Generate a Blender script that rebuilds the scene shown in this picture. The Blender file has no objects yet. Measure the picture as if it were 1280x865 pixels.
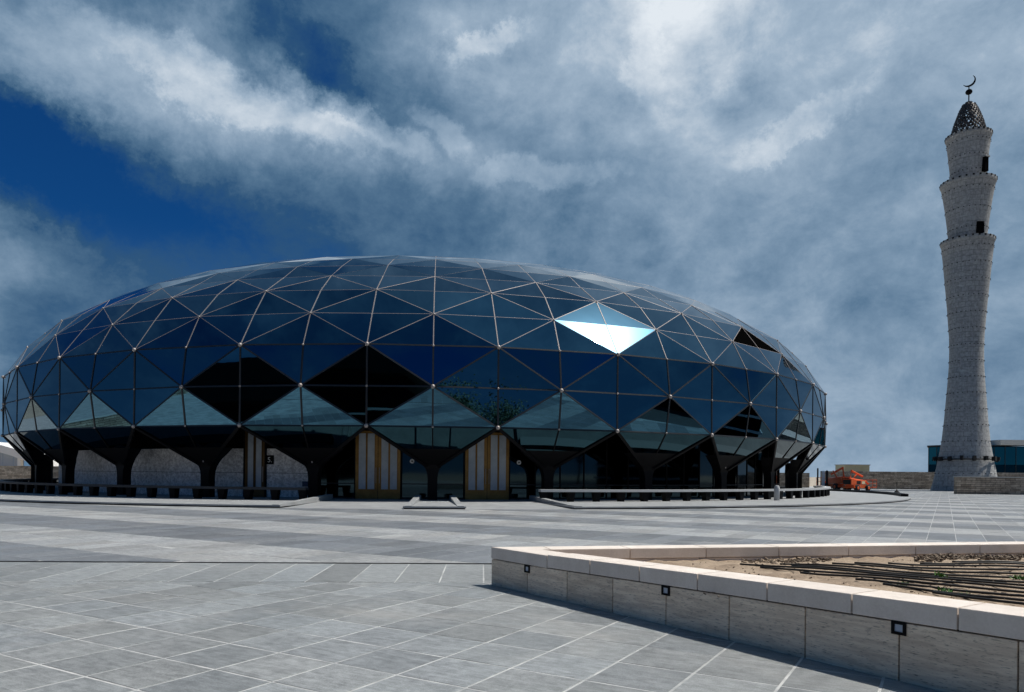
import bpy, bmesh, math, random
from mathutils import Vector, Matrix
R = math.radians
random.seed(7)
scene = bpy.context.scene
col = scene.collection

# ------------------------------------------------------------------ camera
FPX, YH, ROLL = 919.2, 592.6, 0.00952        # focal length and horizon in photo pixels (1280 wide)
CAM_H = 1.6
cam_d = bpy.data.cameras.new('camera'); cam = bpy.data.objects.new('camera', cam_d); col.objects.link(cam)
cam_d.sensor_width = 36; cam_d.lens = 36*FPX/1280
cam_d.shift_x = 1.53/1280; cam_d.shift_y = 160.1/1280
cam_d.clip_end = 20000; cam_d.clip_start = 0.1
cam.matrix_world = Matrix.Translation((0, 0, CAM_H)) @ Matrix.Rotation(R(90), 4, 'X') @ Matrix.Rotation(ROLL, 4, 'Z')
scene.camera = cam

# ------------------------------------------------------------------ sun, sky, exposure
SUN_AZ, SUN_EL = R(83), R(61.3)                # azimuth clockwise from +Y
sun_dir = Vector((math.sin(SUN_AZ)*math.cos(SUN_EL), math.cos(SUN_AZ)*math.cos(SUN_EL), math.sin(SUN_EL)))
sd = bpy.data.lights.new('sun', 'SUN'); sd.energy = 4.5; sd.angle = R(0.55); sd.color = (1, .955, .88)
so = bpy.data.objects.new('sun', sd); col.objects.link(so)
so.rotation_euler = (-sun_dir).to_track_quat('-Z', 'Y').to_euler()
so.location = sun_dir*200
scene.view_settings.view_transform = 'Standard'; scene.view_settings.look = 'None'
scene.view_settings.exposure = 0; scene.view_settings.gamma = 1

class G:
    """tiny helper for node trees"""
    def __init__(s, nt): s.nt = nt
    def n(s, t, **kw):
        nd = s.nt.nodes.new(t)
        for k, v in kw.items(): setattr(nd, k, v)
        return nd
    def put(s, sock, v):
        if isinstance(v, bpy.types.NodeSocket): s.nt.links.new(v, sock)
        elif v is not None: sock.default_value = v
    def m(s, op, a, b=None, c=None, clamp=False):
        nd = s.n('ShaderNodeMath', operation=op); nd.use_clamp = clamp
        s.put(nd.inputs[0], a)
        if b is not None: s.put(nd.inputs[1], b)
        if c is not None: s.put(nd.inputs[2], c)
        return nd.outputs[0]
    def v(s, op, a, b=None):
        nd = s.n('ShaderNodeVectorMath', operation=op); s.put(nd.inputs[0], a)
        if b is not None: s.put(nd.inputs[1], b)
        return nd.outputs['Value'] if op in ('DOT_PRODUCT', 'LENGTH') else nd.outputs['Vector']
    def noise(s, vec, scale, detail=4, rough=.5, dist=0, dim='3D', lac=2.0):
        nd = s.n('ShaderNodeTexNoise', noise_dimensions=dim)
        if vec is not None: s.put(nd.inputs['Vector'], vec)
        nd.inputs['Scale'].default_value = scale; nd.inputs['Detail'].default_value = detail
        nd.inputs['Roughness'].default_value = rough; nd.inputs['Distortion'].default_value = dist
        nd.inputs['Lacunarity'].default_value = lac
        return nd
    def v_comb(s, k):
        c = s.n('ShaderNodeCombineXYZ')
        for i in range(3): s.put(c.inputs[i], k)
        return c.outputs[0]
    def ramp(s, x, a, b, smooth=True, lo=0., hi=1.):
        nd = s.n('ShaderNodeMapRange'); nd.interpolation_type = 'SMOOTHSTEP' if smooth else 'LINEAR'
        s.put(nd.inputs[0], x); nd.inputs[1].default_value = a; nd.inputs[2].default_value = b
        nd.inputs[3].default_value = lo; nd.inputs[4].default_value = hi
        return nd.outputs[0]
    def mix(s, f, a, b, mode='MIX'):
        nd = s.n('ShaderNodeMix', data_type='RGBA', blend_type=mode)
        s.put(nd.inputs[0], f)
        for sk, v in ((nd.inputs[6], a), (nd.inputs[7], b)):
            if isinstance(v, (tuple, list)): v = tuple(v) + (1,) if len(v) == 3 else tuple(v)
            s.put(sk, v)
        return nd.outputs[2]

world = bpy.data.worlds.new('World'); scene.world = world; world.use_nodes = True
W = G(world.node_tree); world.node_tree.nodes.clear()
SKY_STR = 0.1
sky = W.n('ShaderNodeTexSky', sky_type='NISHITA'); sky.sun_disc = False
sky.sun_elevation = SUN_EL; sky.sun_rotation = SUN_AZ; sky.air_density = 1.0; sky.dust_density = .6; sky.ozone_density = 4.0
tc = W.n('ShaderNodeTexCoord'); D = tc.outputs['Generated']
def azel(px, py):
    X, Z = (px-638.5)/FPX, (YH-py)/FPX
    return math.atan(X), math.atan(Z/math.hypot(1, X))
sx = W.n('ShaderNodeSeparateXYZ'); W.put(sx.inputs[0], D)
wz = W.noise(D, 3.6, 13, .70)                # ragged edges for every cloud bank
wv = W.v('SUBTRACT', wz.outputs['Color'], (.5, .5, .5))
sw = W.n('ShaderNodeSeparateXYZ'); W.put(sw.inputs[0], wv)
AZ = W.m('ADD', W.m('ARCTAN2', sx.outputs[0], sx.outputs[1]), W.m('MULTIPLY', sw.outputs[0], .24))
EL = W.m('ADD', W.m('ARCSINE', W.m('MINIMUM', W.m('MAXIMUM', sx.outputs[2], -1.), 1.)), W.m('MULTIPLY', sw.outputs[1], .18))
def blob(px, py, rx, ry, ang, w, crisp=False):
    """one bank of cloud (w > 0) or a gap (w < 0): centre and radii given as angles, turned by ang degrees"""
    a, e = azel(px, py); c, s = math.cos(R(ang)), math.sin(R(ang)); rx /= FPX; ry /= FPX
    da, de = W.m('SUBTRACT', AZ, a), W.m('SUBTRACT', EL, e)
    u = W.m('ADD', W.m('MULTIPLY', da, c/rx), W.m('MULTIPLY', de, s/rx))
    v = W.m('ADD', W.m('MULTIPLY', da, -s/ry), W.m('MULTIPLY', de, c/ry))
    q = W.m('ADD', W.m('MULTIPLY', u, u), W.m('MULTIPLY', v, v))
    if crisp: q = W.m('MULTIPLY', W.m('MULTIPLY', q, q), q)
    return W.m('MULTIPLY', W.m('POWER', math.e, W.m('MULTIPLY', q, -1.)), w)
def total(lst):
    t = lst[0]
    for b in lst[1:]: t = W.m('ADD', t, b)
    return t
st = W.v('MULTIPLY', D, (1., 1., 1.5))
nB = W.noise(W.v('ADD', st, (3.1, 1.7, 5.2)), 3.6, 12, .60, .15).outputs['Fac']
nC = W.noise(W.v('ADD', W.v('MULTIPLY', st, (1., 1., .85)), (9.1, 2.7, 1.2)), 10., 12, .67, .2).outputs['Fac']
# thickness of the cloud veil: banks and gaps, thicker towards the sun and in the haze near the horizon
sdot = W.m('MAXIMUM', W.v('DOT_PRODUCT', D, tuple(sun_dir)), 0.)
T = total([blob(960, 180, 430, 320, 0, .31), blob(1100, 480, 380, 170, 0, .10), blob(90, 15, 190, 95, -5, .20), blob(255, 135, 190, 42, -10, .30), blob(270, 118, 190, 26, -14, .17, True), blob(440, 168, 100, 32, -20, .20), blob(450, 165, 90, 20, -22, .14, True),
           blob(560, 175, 60, 20, -30, .15, True), blob(125, 235, 130, 42, -20, -.44), blob(15, 165, 50, 42, -50, -.36), blob(400, 92, 88, 36, -35, -.34), blob(10, 310, 160, 80, 30, .24), blob(10, 60, 70, 45, 0, .16),
           blob(460, 280, 240, 60, -3, -.03), blob(770, -15, 150, 115, 0, .31), blob(840, 60, 70, 80, 0, .14), blob(590, 50, 90, 40, -35, .18), blob(610, 42, 60, 16, 10, .14, True), blob(700, 245, 140, 40, -8, .10), blob(690, 228, 90, 20, 8, .12, True), blob(800, 70, 26, 60, 10, .07, True), blob(985, 165, 110, 18, 24, .10, True), blob(930, 120, 40, 28, 0, -.16),
           blob(240, 30, 50, 22, 30, .14), blob(960, 150, 200, 40, 25, .08), blob(1240, 60, 130, 50, 20, .10), blob(250, 200, 140, 40, -15, .10)])
T = W.m('ADD', T, W.m('MULTIPLY', W.m('POWER', sdot, 2.5), .42))
T = W.m('ADD', T, W.ramp(sx.outputs[2], .0, .30, lo=.20, hi=0.))
T = W.m('ADD', T, W.ramp(sx.outputs[1], -.7, .3, lo=-.12, hi=0.))          # clearer behind the camera, mirrored as deep blue in the panes
T = W.m('ADD', T, .235)
T = W.m('ADD', T, W.m('ADD', W.m('MULTIPLY', W.m('SUBTRACT', nB, .5), .66), W.m('MULTIPLY', W.m('SUBTRACT', nC, .5), .52)))
cr = W.n('ShaderNodeValToRGB'); W.put(cr.inputs[0], T); el_ = cr.color_ramp.elements
stops_ = [(.08, (.30, .95, 2.0)), (.26, (.30, .92, 1.92)), (.42, (.88, 1.72, 2.8)), (.58, (1.95, 2.95, 4.15)), (.74, (3.35, 4.4, 5.6)), (1.0, (7.6, 8.2, 8.8))]
stops_ = [(p_, tuple(x/10 for x in c_)) for p_, c_ in stops_]
el_[0].position = stops_[0][0]; el_[0].color = stops_[0][1]+(1,); el_[1].position = 1.; el_[1].color = stops_[-1][1]+(1,)
for p_, c_ in stops_[1:-1]: e_ = el_.new(p_); e_.color = c_+(1,)
base = W.mix(1., sky.outputs[0], (.035, .225, .47), 'MULTIPLY')
hz = W.ramp(sx.outputs[2], 0., .30, lo=.9, hi=0.)
base = W.mix(hz, base, (1.6, 2.8, 3.6))
skyc = W.mix(W.ramp(T, .02, .34), base, W.v('MULTIPLY', cr.outputs[0], (10., 10., 10.)))
skyc = W.v('ADD', skyc, W.v_comb(W.m('ADD', W.m('MULTIPLY', W.m('POWER', sdot, 800.), 260.), W.m('MULTIPLY', W.m('POWER', sdot, 190.), 50.))))
bg = W.n('ShaderNodeBackground'); bg.inputs['Strength'].default_value = SKY_STR; W.put(bg.inputs['Color'], skyc)
wo = W.n('ShaderNodeOutputWorld'); W.put(wo.inputs['Surface'], bg.outputs[0])

# ------------------------------------------------------------------ materials
MATS = {}
def mat(name, base, rough=.6, metal=0., ior=1.45, build=None):
    if name in MATS: return MATS[name]
    m = bpy.data.materials.new(name); m.use_nodes = True
    g = G(m.node_tree); p = m.node_tree.nodes['Principled BSDF']
    p.inputs['Base Color'].default_value = tuple(base) + (1,); p.inputs['Roughness'].default_value = rough
    p.inputs['Metallic'].default_value = metal; p.inputs['IOR'].default_value = ior
    if build: build(g, p)
    MATS[name] = m; return m
def mottled(c1, c2, scale=6., fine=60., rnd=.0, island=False, bump=.15, bscale=40., rough=(.5, .75), stretch=(1, 1, 1), world=True, speck=0., stain=0.):
    def b(g, p):
        if world: vec = g.n('ShaderNodeNewGeometry').outputs['Position']
        else: vec = g.n('ShaderNodeTexCoord').outputs['Object']
        vec = g.v('MULTIPLY', vec, stretch)
        a = g.noise(vec, scale, 5, .6).outputs['Fac']; f = g.noise(vec, fine, 4, .65).outputs['Fac']
        t = g.m('ADD', g.m('MULTIPLY', a, .6), g.m('MULTIPLY', f, .4))
        c = g.mix(g.ramp(t, .32, .68), c1, c2)
        if rnd:
            r = g.n('ShaderNodeNewGeometry').outputs['Random Per Island'] if island else g.n('ShaderNodeObjectInfo').outputs['Random']
            k = g.m('ADD', g.m('MULTIPLY', r, rnd*2), 1-rnd)
            c = g.v('MULTIPLY', c, g.v_comb(k))
        if speck:
            sp = g.ramp(g.noise(vec, fine*2.2, 2, .5).outputs['Fac'], .60, .70)
            c = g.mix(g.m('MULTIPLY', sp, speck), c, tuple(x*.35 for x in c1))
        if stain:
            sn = g.ramp(g.noise(vec, .55, 6, .62, .4).outputs['Fac'], .48, .72)
            c = g.mix(g.m('MULTIPLY', sn, stain), c, tuple(min(1, x*1.55) for x in c2))
            sn2 = g.ramp(g.noise(g.v('ADD', vec, (31., 7., 0.)), .8, 6, .65, .6).outputs['Fac'], .55, .75)
            c = g.mix(g.m('MULTIPLY', sn2, stain), c, tuple(x*.6 for x in c1))
        g.put(p.inputs['Base Color'], c)
        g.put(p.inputs['Roughness'], g.ramp(f, .3, .7, lo=rough[0], hi=rough[1]))
        bm_ = g.n('ShaderNodeBump'); bm_.inputs['Strength'].default_value = bump; bm_.inputs['Distance'].default_value = .02
        g.put(bm_.inputs['Height'], g.noise(vec, bscale, 5, .6).outputs['Fac']); g.put(p.inputs['Normal'], bm_.outputs[0])
    return b

def slabmat(name, c, island):
    def b(g, p):
        pos = g.n('ShaderNodeNewGeometry').outputs['Position']
        r = g.n('ShaderNodeNewGeometry').outputs['Random Per Island'] if island else g.n('ShaderNodeObjectInfo').outputs['Random']
        rot = g.n('ShaderNodeVectorRotate'); rot.rotation_type = 'Z_AXIS'; g.put(rot.inputs['Vector'], pos); rot.inputs['Angle'].default_value = R(30.6)
        v = g.v('ADD', rot.outputs[0], g.v_comb(g.m('MULTIPLY', r, 30.)))
        streak = g.noise(g.v('MULTIPLY', v, (1.5, 9., 1.)), 2.6, 6, .62, .3).outputs['Fac']
        fine = g.noise(v, 95., 3, .6).outputs['Fac']; mid = g.noise(v, 9., 6, .68).outputs['Fac']; big = g.noise(pos, .5, 6, .62, .5).outputs['Fac']
        t = g.m('ADD', g.m('ADD', g.m('MULTIPLY', streak, .30), g.m('MULTIPLY', fine, .30)), g.m('ADD', g.m('MULTIPLY', mid, .28), g.m('MULTIPLY', big, .12)))
        col_ = g.mix(g.ramp(t, .36, .64), tuple(x*.58 for x in c), tuple(x*1.42 for x in c))
        k = g.m('ADD', g.m('MULTIPLY', r, .34), .83)
        col_ = g.v('MULTIPLY', col_, g.v_comb(k))
        r2 = g.m('FRACT', g.m('MULTIPLY', r, 17.31))
        col_ = g.mix(g.m('MULTIPLY', r2, .5), col_, g.v('MULTIPLY', col_, (1.07, 1.0, .92)))
        dust = g.ramp(g.noise(g.v('ADD', pos, (13., 5., 0.)), .42, 7, .64, .8).outputs['Fac'], .52, .74)
        col_ = g.mix(g.m('MULTIPLY', dust, .34), col_, (.40, .385, .36))
        dirt = g.ramp(g.noise(g.v('ADD', pos, (31., 7., 0.)), 1.1, 7, .68, .5).outputs['Fac'], .56, .76)
        col_ = g.mix(g.m('MULTIPLY', dirt, .35), col_, tuple(x*.5 for x in c))
        g.put(p.inputs['Base Color'], col_)
        g.put(p.inputs['Roughness'], g.ramp(t, .3, .7, lo=.50, hi=.78))
        bm_ = g.n('ShaderNodeBump'); bm_.inputs['Strength'].default_value = .35; bm_.inputs['Distance'].default_value = .012
        g.put(bm_.inputs['Height'], g.m('ADD', g.m('MULTIPLY', fine, .6), g.m('MULTIPLY', streak, .6))); g.put(p.inputs['Normal'], bm_.outputs[0])
    return mat(name, c, build=b)
FG, LT, DK = (.206, .221, .229), (.268, .28, .288), (.145, .159, .176)
M_fg, M_fgs = slabmat('paving_grey', FG, False), slabmat('paving_grey_field', FG, True)
M_lt, M_dk = slabmat('paving_light', LT, False), slabmat('paving_dark', DK, False)
M_lts, M_dks = slabmat('paving_light_field', LT, True), slabmat('paving_dark_field', DK, True)
M_grout = mat('grout', (.42, .42, .41), .9, build=mottled((.24, .245, .245), (.56, .555, .54), 1.1, 7., bump=.1))
M_platform = mat('platform_stone', (.33, .33, .33), build=mottled((.23, .24, .248), (.32, .327, .33), 1.5, 30., stain=.25))
M_sand = mat('sand_ground', (.36, .30, .235), .95, build=mottled((.30, .25, .19), (.42, .36, .28), .05, 3.))
def travertine(g, p):
    vec = g.n('ShaderNodeTexCoord').outputs['Object']
    st_ = g.v('MULTIPLY', vec, (1.6, 1.6, 16.))
    ofs = g.v_comb(g.m('MULTIPLY', g.n('ShaderNodeObjectInfo').outputs['Random'], 40.))
    st_ = g.v('ADD', st_, ofs)
    a = g.noise(st_, 1.6, 7, .62, .5).outputs['Fac']; b_ = g.noise(g.v('MULTIPLY', st_, (2.6, 2.6, 2.)), 4., 5, .6, .3).outputs['Fac']
    c = g.mix(g.ramp(a, .32, .7), (.68, .54, .41), (.92, .77, .60))
    pit = g.ramp(b_, .57, .66)
    c = g.mix(g.m('MULTIPLY', pit, .8), c, (.27, .21, .165))
    r = g.n('ShaderNodeObjectInfo').outputs['Random']
    c = g.v('MULTIPLY', c, g.v_comb(g.m('ADD', g.m('MULTIPLY', r, .18), .90)))
    g.put(p.inputs['Base Color'], c)
    bm_ = g.n('ShaderNodeBump'); bm_.inputs['Strength'].default_value = .5; bm_.inputs['Distance'].default_value = .006
    g.put(bm_.inputs['Height'], g.m('SUBTRACT', a, g.m('MULTIPLY', pit, .7))); g.put(p.inputs['Normal'], bm_.outputs[0])
M_trav = mat('travertine', (.5, .44, .37), .7, build=travertine)
M_cap = mat('cap_stone', (.62, .56, .50), .6, build=mottled((.66, .575, .50), (.79, .705, .63), 3., 45., .06, bump=.12, stain=.0, rough=(.5, .7)))
M_soil = mat('planter_soil', (.36, .28, .205), .95, build=mottled((.20, .145, .10), (.39, .30, .215), 2.5, 26., bump=.9, bscale=18., speck=.4, rough=(.9, 1)))
M_pipe = mat('black_pipe', (.012, .011, .01), .55)
M_black = mat('black_metal', (.004, .004, .005), .55, ior=1.2)
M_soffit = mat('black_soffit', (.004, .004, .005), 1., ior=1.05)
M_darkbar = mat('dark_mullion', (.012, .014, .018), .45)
M_bar = mat('pale_aluminium', (.24, .21, .20), .55, .1)
M_hub = mat('hub_metal', (.36, .32, .30), .5, .3)
def glassm(name, f0, rough=.012, wav=.0):
    def b(g, p):
        r = g.n('ShaderNodeObjectInfo').outputs['Random']
        c = g.v('MULTIPLY', tuple(f0), g.v_comb(g.m('ADD', g.m('MULTIPLY', r, .22), .89)))
        g.put(p.inputs['Base Color'], c)
        vec = g.n('ShaderNodeNewGeometry').outputs['Position']
        bm_ = g.n('ShaderNodeBump'); bm_.inputs['Strength'].default_value = .12; bm_.inputs['Distance'].default_value = .02
        g.put(bm_.inputs['Height'], g.noise(vec, .55, 2, .4).outputs['Fac']); g.put(p.inputs['Normal'], bm_.outputs[0])
    return mat(name, f0, rough, 1., build=b)
M_glass = glassm('mirror_glass', (.055, .140, .205))
M_glass2 = glassm('store_glass', (.02, .036, .046), .04)
M_hatch = mat('open_hatch', (.002, .002, .002), 1., ior=1.0)
M_apron = glassm('apron_glass', (.022, .055, .072))
M_gold = mat('bronze_gold', (.34, .185, .045), .42, .35, build=mottled((.22, .115, .025), (.34, .19, .05), 2., 12., bump=.03, rough=(.35, .5)))
M_bronze = mat('dark_bronze', (.10, .055, .015), .45, .3)
M_frost = mat('frosted_glass', (.62, .66, .70), .35, build=mottled((.36, .41, .46), (.52, .57, .61), .8, 3., bump=.0, rough=(.3, .42)))
M_gran = mat('speckled_granite', (.36, .345, .345), .6, build=mottled((.48, .46, .45), (.96, .94, .92), 4., 8., bump=.15, speck=.8))
M_white = mat('white_paint', (.78, .78, .77), .5)
M_conc = mat('minaret_stone', (.33, .33, .325), .8, build=None)
def concr(g, p):
    tcn = g.n('ShaderNodeTexCoord').outputs['Object']
    s_ = g.n('ShaderNodeSeparateXYZ'); g.put(s_.inputs[0], tcn)
    ang = g.m('ARCTAN2', s_.outputs[0], s_.outputs[1])
    cv = g.n('ShaderNodeCombineXYZ'); g.put(cv.inputs[0], g.m('MULTIPLY', ang, 3.0)); g.put(cv.inputs[1], s_.outputs[2])
    br = g.n('ShaderNodeTexBrick'); g.put(br.inputs['Vector'], cv.outputs[0]); br.inputs['Scale'].default_value = 1.
    br.inputs['Brick Width'].default_value = .94; br.inputs['Row Height'].default_value = .62; br.inputs['Mortar Size'].default_value = .03
    br.inputs['Color1'].default_value = (.32, .325, .325, 1); br.inputs['Color2'].default_value = (.40, .402, .395, 1); br.inputs['Mortar'].default_value = (.16, .16, .16, 1)
    n1 = g.noise(tcn, .45, 6, .62).outputs['Fac']; n2 = g.noise(tcn, 3.5, 5, .65).outputs['Fac']
    c = g.mix(g.ramp(n1, .3, .7, lo=.2, hi=.75), br.outputs[0], (.375, .375, .365))
    c = g.v('MULTIPLY', c, g.v_comb(g.ramp(n2, .25, .75, lo=.68, hi=1.2)))
    pale = g.ramp(g.noise(g.v('MULTIPLY', tcn, (1, 1, 3.)), .35, 4, .6, .5).outputs['Fac'], .64, .70)
    c = g.mix(g.m('MULTIPLY', pale, .5), c, (.52, .54, .53))
    g.put(p.inputs['Base Color'], c)
    bm_ = g.n('ShaderNodeBump'); bm_.inputs['Strength'].default_value = .5; bm_.inputs['Distance'].default_value = .05
    g.put(bm_.inputs['Height'], g.m('ADD', g.m('MULTIPLY', br.outputs['Fac'], -.5), n2)); g.put(p.inputs['Normal'], bm_.outputs[0])
concr(G(M_conc.node_tree), M_conc.node_tree.nodes['Principled BSDF'])
def rubble(g, p):
    pos = g.n('ShaderNodeTexCoord').outputs['Object']
    s_ = g.n('ShaderNodeSeparateXYZ'); g.put(s_.inputs[0], pos)
    cv = g.n('ShaderNodeCombineXYZ'); g.put(cv.inputs[0], g.m('ADD', s_.outputs[0], s_.outputs[1])); g.put(cv.inputs[1], s_.outputs[2])
    w = g.noise(pos, 1.2, 3, .5).outputs['Color']
    cvw = g.v('ADD', cv.outputs[0], g.v('MULTIPLY', w, (.12, .10, 0)))
    br = g.n('ShaderNodeTexBrick'); g.put(br.inputs['Vector'], cvw); br.inputs['Scale'].default_value = 1.
    br.inputs['Brick Width'].default_value = .95; br.inputs['Row Height'].default_value = .21; br.inputs['Mortar Size'].default_value = .014
    br.inputs['Color1'].default_value = (.30, .235, .175, 1); br.inputs['Color2'].default_value = (.58, .475, .365, 1); br.inputs['Mortar'].default_value = (.06, .05, .04, 1)
    n2 = g.noise(pos, 2.2, 6, .68).outputs['Fac']
    c = g.v('MULTIPLY', br.outputs[0], g.v_comb(g.ramp(n2, .25, .75, lo=.55, hi=1.35)))
    g.put(p.inputs['Base Color'], c)
    bm_ = g.n('ShaderNodeBump'); bm_.inputs['Strength'].default_value = .8; bm_.inputs['Distance'].default_value = .06
    g.put(bm_.inputs['Height'], g.m('ADD', g.m('MULTIPLY', br.outputs['Fac'], -.7), n2)); g.put(p.inputs['Normal'], bm_.outputs[0])
M_rub = mat('stacked_stone', (.3, .24, .18), .9, build=rubble)
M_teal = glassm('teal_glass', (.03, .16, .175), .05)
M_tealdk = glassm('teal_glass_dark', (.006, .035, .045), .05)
M_fascia = mat('pale_fascia', (.55, .54, .50), .6)
M_orange = mat('orange_paint', (.62, .085, .018), .45, build=mottled((.72, .10, .02), (.85, .16, .04), 2., 14., bump=.0, rough=(.35, .6)))
M_cream = mat('cream_paint', (.80, .70, .44), .6, build=mottled((.74, .64, .38), (.86, .77, .50), 1., 10., bump=.0))
M_rubber = mat('tyre_rubber', (.015, .015, .015), .85)
M_asph = mat('asphalt', (.03, .031, .033), .85, build=mottled((.022, .023, .025), (.04, .041, .043), .4, 30.))
M_bark = mat('bark', (.10, .07, .05), .9)
M_leaf = mat('leaf', (.05, .075, .03), .6, build=mottled((.03, .055, .02), (.08, .11, .04), .9, 6., bump=0))
M_weed = mat('weed_green', (.07, .17, .03), .6)
M_litter = mat('plant_litter', (.16, .12, .085), .9)
M_navy = mat('navy_stone', (.05, .07, .12), .6)
M_lens = mat('lamp_lens', (.40, .46, .55), .3)

# ------------------------------------------------------------------ mesh helpers
class MB:
    def __init__(s): s.v = []; s.f = []
    def add(s, vs, fs):
        o = len(s.v); s.v += [tuple(x) for x in vs]; s.f += [tuple(i+o for i in f) for f in fs]; return s
    def box(s, x0, x1, y0, y1, z0, z1, M=None):
        vs = [Vector((x, y, z)) for z in (z0, z1) for y in (y0, y1) for x in (x0, x1)]
        if M: vs = [M @ p for p in vs]
        return s.add(vs, [(0, 2, 3, 1), (4, 5, 7, 6), (0, 1, 5, 4), (2, 6, 7, 3), (0, 4, 6, 2), (1, 3, 7, 5)])
    def prism(s, poly, off):
        """poly: 3-D points in order; off: vector from the front to the back face"""
        n = len(poly); a = [Vector(p) for p in poly]; b = [p + off for p in a]
        return s.add(a+b, [tuple(range(n)), tuple(range(2*n-1, n-1, -1))] + [(i, i+n, (i+1) % n+n, (i+1) % n) for i in range(n)])
    def bar(s, p, q, nrm, w, h):
        p, q, nrm = Vector(p), Vector(q), Vector(nrm); d = (q-p).normalized(); sd_ = d.cross(nrm).normalized(); up = sd_.cross(d).normalized()
        vs = [e + sd_*(w/2*a) + up*(h*b) for e in (p, q) for a, b in ((-1, -.4), (1, -.4), (1, .6), (-1, .6))]
        return s.add(vs, [(0, 1, 2, 3), (7, 6, 5, 4), (0, 4, 5, 1), (1, 5, 6, 2), (2, 6, 7, 3), (3, 7, 4, 0)])
    def tube(s, pts, r, n=6):
        pts = [Vector(p) for p in pts]; o = []
        rs = r if isinstance(r, (list, tuple)) else [r]*len(pts)
        vs = []
        for i, p in enumerate(pts):
            d = (pts[min(i+1, len(pts)-1)] - pts[max(i-1, 0)]).normalized()
            a = d.cross(Vector((0, 0, 1)) if abs(d.z) < .9 else Vector((1, 0, 0))).normalized(); b = d.cross(a)
            vs += [p + (a*math.cos(t*2*math.pi/n) + b*math.sin(t*2*math.pi/n))*rs[i] for t in range(n)]
        fs = [(i*n+t, i*n+(t+1) % n, (i+1)*n+(t+1) % n, (i+1)*n+t) for i in range(len(pts)-1) for t in range(n)]
        fs += [tuple(range(n-1, -1, -1)), tuple(range((len(pts)-1)*n, len(pts)*n))]
        return s.add(vs, fs)
    def lathe(s, prof, n=48, c=(0, 0, 0)):
        vs = [(c[0]+r*math.cos(2*math.pi*t/n), c[1]+r*math.sin(2*math.pi*t/n), c[2]+z) for r, z in prof for t in range(n)]
        fs = [(i*n+t, i*n+(t+1) % n, (i+1)*n+(t+1) % n, (i+1)*n+t) for i in range(len(prof)-1) for t in range(n)]
        return s.add(vs, fs)
    def ball(s, c, r, seg=10, rg=6, sz=1.):
        prof = [(max(r*math.sin(math.pi*i/rg), 1e-4), -r*sz*math.cos(math.pi*i/rg)) for i in range(rg+1)]
        return s.lathe(prof, seg, c)
    def mesh(s, name, m, smooth=False):
        me = bpy.data.meshes.new(name); me.from_pydata(s.v, [], s.f); me.materials.append(m)
        if smooth:
            for p in me.polygons: p.use_smooth = True
        me.update(); return me
    def build(s, name, m, parent=None, smooth=False, loc=None):
        return link(name, s.mesh(name, m, smooth), parent, loc)
def link(name, data, parent=None, loc=None):
    o = bpy.data.objects.new(name, data); col.objects.link(o)
    if parent: o.parent = parent
    if loc is not None: o.location = loc
    return o
def tag(o, label=None, cat=None, group=None, kind=None):
    if label: o['label'] = label
    if cat: o['category'] = cat
    if group: o['group'] = group
    if kind: o['kind'] = kind
    return o
def empty(name, loc=(0, 0, 0), rz=0, **kw):
    o = link(name, None, None, loc); o.rotation_euler = (0, 0, rz); o.empty_display_size = .3
    return tag(o, **kw)
def pix(x, y, z=0.):
    """point seen at photo pixel (x, y) on the level z"""
    u, v = x-638.47, y-592.6; c, s = math.cos(-ROLL), math.sin(-ROLL)
    u, v = c*u - s*v, s*u + c*v
    d = (CAM_H-z)*FPX/v
    return Vector((u/FPX*d, d, z))
def atd(x, y, d):
    u, v = x-638.47, y-592.6; c, s = math.cos(-ROLL), math.sin(-ROLL)
    u, v = c*u - s*v, s*u + c*v
    return Vector((u/FPX*d, d, CAM_H - v/FPX*d))
def proj(P):
    u, v = FPX*P[0]/P[1], FPX*(CAM_H-P[2])/P[1]; c, s = math.cos(ROLL), math.sin(ROLL)
    return 638.47 + c*u - s*v, 592.6 + s*u + c*v

# ------------------------------------------------------------------ ground
g0 = MB(); g0.add([(-6000, -6000, -.08), (6000, -6000, -.08), (6000, 6000, -.08), (-6000, 6000, -.08)], [(0, 1, 2, 3)])
tag(g0.build('ground', M_sand), kind='structure')
plaza = MB().add([(-150, -60, -.003), (120, -60, -.003), (120, 125, -.003), (-150, 125, -.003)], [(0, 1, 2, 3)]).build('plaza', M_grout)
tag(plaza, kind='structure')

GA = R(30.6)
E_n = Vector((math.sin(GA), math.cos(GA), 0)); E_t = Vector((math.cos(GA), -math.sin(GA), 0))
def nt(n, t): return E_n*n + E_t*t
N0, T0, S = 4.57, -5.07, .665
L0, L1 = pix(0, 702), pix(613, 705)                       # the drain line across the plaza
Ld = (L1-L0).normalized(); Ln = Vector((-Ld.y, Ld.x, 0))     # pointing away from the camera
def side(p): return (p-L0).dot(Ln)
def clip(poly, f):
    out = []
    for i, a in enumerate(poly):
        b = poly[(i+1) % len(poly)]; fa, fb = f(a), f(b)
        if fa >= 0: out.append(a)
        if (fa >= 0) != (fb >= 0): out.append(a + (b-a)*(fa/(fa-fb)))
    return out
def inset(poly, g_):
    c = sum(poly, Vector())/len(poly); out = []
    n = len(poly)
    for i in range(n):
        p0, p1, p2 = poly[i-1], poly[i], poly[(i+1) % n]
        d1, d2 = (p1-p0).normalized(), (p2-p1).normalized()
        n1, n2 = Vector((-d1.y, d1.x, 0)), Vector((-d2.y, d2.x, 0))
        if n1.dot(c-p1) < 0: n1 = -n1
        if n2.dot(c-p1) < 0: n2 = -n2
        k = 1+n1.dot(n2)
        out.append(p1 + (n1+n2)*(g_/max(k, .3)))
    return out
def area(poly): return abs(sum(poly[i-1].x*poly[i].y - poly[i].x*poly[i-1].y for i in range(len(poly))))/2
slabs = []                                                    # (polygon, key)
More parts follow.
